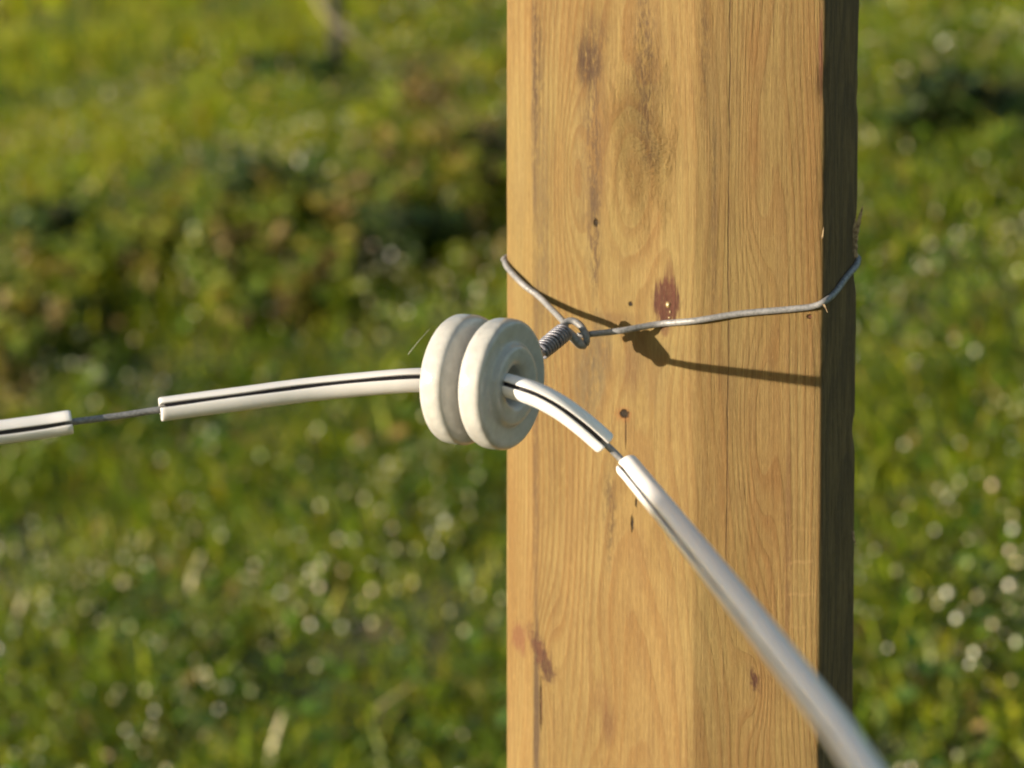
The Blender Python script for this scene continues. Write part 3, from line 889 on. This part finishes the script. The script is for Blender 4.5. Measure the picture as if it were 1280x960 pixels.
def nearest(P, q): return min(range(len(P)), key=lambda i: (P[i] - q).length)
PL = N('white plastic sleeve')
po = PL.n('ShaderNodeTexCoord').outputs['Object']
pn = PL.noise(po, 700, 4, .65); pn2 = PL.noise(po, 120, 3, .5)
pcx = PL.mix(PL.step(pn, .70, .76, 0, .6), (.82, .80, .80), (.36, .30, .25))
pcx = PL.mix(PL.step(pn2, .45, .7, 0, .25), pcx, (.75, .73, .72))
PL.set(Base_Color=pcx, Roughness=.33, Normal=PL.bump(pn, .15, .0001))
PL.b.inputs['Subsurface Weight'].default_value = .1
PL.b.inputs['Subsurface Radius'].default_value = (.002, .0016, .0012)
BK = N('slit shade lining'); BK.set(Base_Color=(.012, .009, .012), Roughness=.5)  # dark inner layer, paints the shade seen through the slit
def sleeve(q0, q1, slit, label, r=.00372, wall=.00125, hs=.00070, notch=True):
    """C-section tube from q0 to q1 along the wire; slit(t) gives the slit's angle round the tube"""
    i0, i1 = nearest(WIRE, q0), nearest(WIRE, q1)
    P = WIRE[i0:i1 + 1]
    # denser ends
    P = [P[0], P[0].lerp(P[1], .12), P[0].lerp(P[1], .35)] + P[1:-1] + [P[-1].lerp(P[-2], .35), P[-1].lerp(P[-2], .12), P[-1]]
    ro, ri = r, r - wall
    root = empty('wire_sleeve', P[0])
    tag(root, label, 'sleeve', 'split plastic sleeves on the fence wire')
    na = 44
    def prof_pts(ro, ri, hs):
        ho = hs / ro; hi = hs / ri * .9; lip = .0003
        pts = []
        for k in range(na + 1):
            a = ho + lip / ro + (2 * math.pi - 2 * ho - 2 * lip / ro) * k / na
            pts.append((a, ro))
        pts.append((2 * math.pi - ho - .25 * lip / ro, ro - .25 * lip)); pts.append((2 * math.pi - ho, ro - lip))
        for k in range(na + 1):
            a = 2 * math.pi - hi - (2 * math.pi - 2 * hi) * k / na
            pts.append((a, ri))
        pts.append((ho, ro - lip)); pts.append((ho + .25 * lip / ro, ro - .25 * lip))
        return pts
    def build(ro, ri, hs, shrink_ends):
        V, F = [], []
        L = len(P)
        for i, p in enumerate(P):
            T = (P[min(i + 1, L - 1)] - P[max(i - 1, 0)]).normalized()
            vdir = (CAM - p).normalized(); vv = (vdir - T * vdir.dot(T)).normalized()
            ww = T.cross(vv)
            if ww.dot(UP) < 0: ww = -ww
            t = i / (L - 1); ph = slit(t)
            ek = {0: .0003, 1: .00012, 2: 0.0}.get(min(i, L - 1 - i), 0.0) if shrink_ends else 0
            for (a, rr) in prof_pts(ro - ek, ri, hs * (1 + .12 * math.sin(i * .37))):
                dr = vv * math.cos(a + ph) + ww * math.sin(a + ph)
                wob_ = .00003 * noise.noise(p * 300)
                V.append(p + dr * (rr + wob_))
        m = len(prof_pts(ro, ri, hs))
        for i in range(L - 1):
            for k in range(m):
                a, b = i * m + k, i * m + (k + 1) % m
                F.append((a, b, b + m, a + m))
        # end rings: bridge outer arc to inner arc with quads
        idx_o = list(range(0, na + 1)); idx_i = [na + 3 + k for k in range(na + 1)][::-1]
        for base_, flip in ((0, False), ((L - 1) * m, True)):
            for k in range(na):
                q = (base_ + idx_o[k], base_ + idx_o[k + 1], base_ + idx_i[k + 1], base_ + idx_i[k])
                F.append(q if flip else q[::-1])
            e1 = (base_ + na, base_ + na + 1, base_ + na + 2, base_ + na + 3)
            e2 = (base_ + 0, base_ + idx_i[0], base_ + m - 2, base_ + m - 1)
            F.append(e1); F.append(e2)
        return V, F
    V, F = build(ro, ri, hs, True)
    o = mesh('tube', V, F, PL.m, root)
    bm = bmesh.new(); bm.from_mesh(o.data); bmesh.ops.recalc_face_normals(bm, faces=bm.faces); bm.to_mesh(o.data); bm.free()
    P = P[1:-1]
    V, F = tube([p for p in P[2:-2]], ri - .00004, 28, cap=False)
    mesh('slit_shade', V, F, BK.m, root)
    return root
sleeve(px(-420, 594, .825), px(90, 527.5, .887), lambda t: R(-3), 'white plastic sleeve at the far left end of the fence wire')
sleeve(px(200, 512, .892), px(758, 556, .884), lambda t: R(20) if t < .5 else R(20 - 22 * min(1, (t - .5) / .4)), 'white plastic sleeve threaded through the porcelain insulator')
sleeve(px(781, 578.5, .883), NEARP[-1], lambda t: R(-31 - 10 * min(1, t * 2.5)), 'white plastic sleeve running toward the viewer, blurred at the lower right', hs=.00050)

# spider thread by the insulator's upper left
th = N('spider silk'); th.set(Base_Color=(.8, .8, .8), Roughness=.3)
v, f = tube([px(510, 443, .895), px(522, 428, .896), px(537, 411, .897)], .000032, 6)
tag(mesh('spider_thread', v, f, th.m), 'faint silk thread slanting off the left flange of the insulator', 'thread')

# ------------------------------------------------------------------ an unseen trunk, added to shade the near sleeve
tr = Vector((-1.979, -.128, float(gz(-1.979, -.128))))
shade_blocker = empty('shade_blocker', tr)
tag(shade_blocker, 'stout bare barked trunk added out of view to shade the near sleeve', 'shade_blocker')
bk = N('tree bark'); bo = bk.n('ShaderNodeTexCoord').outputs['Object']
bz = bk.sep(bo); bn = bk.noise(bk.xyz(bk.mul(bz[0], 30), bk.mul(bz[1], 30), bk.mul(bz[2], 6)), 1.0, 5, .65)
bk.set(Base_Color=bk.mix(bk.step(bn, .35, .65), (.05, .035, .025), (.16, .13, .10)), Roughness=.9, Normal=bk.bump(bn, 1.0, .02))
def tparts(pth, r0, tp): return tube(spline(pth, .05), r0, 20, tp)
v, f = tparts([tr - Vector((0, 0, .2)), tr + Vector((0, 0, .3)), tr + Vector((0, 0, 1.2)), tr + Vector((.02, -.02, 2.2)), tr + Vector((-.15, .0, 3.2))], .215, lambda t: 1.15 - .35 * t)
v = [p + (Vector((p.x - tr.x, p.y - tr.y, 0)) * .10 * noise.noise(Vector((p.x * 9, p.y * 9, p.z * 2)))) for p in v]
mesh('trunk', v, f, bk.m, shade_blocker)
for k, (a, l_) in enumerate(((2.4, 1.2), (3.6, 1.5), (4.6, 1.1), (1.4, .9))):
    q0 = tr + Vector((-.05, 0, 2.4 + .2 * k)); dr_ = Vector((math.cos(a), math.sin(a), .9))
    v, f = tparts([q0, q0 + dr_ * l_ * .5, q0 + dr_ * l_ + Vector((0, 0, .3))], .08, lambda t: 1 - .75 * t)
    mesh('limb', v, f, bk.m, shade_blocker)
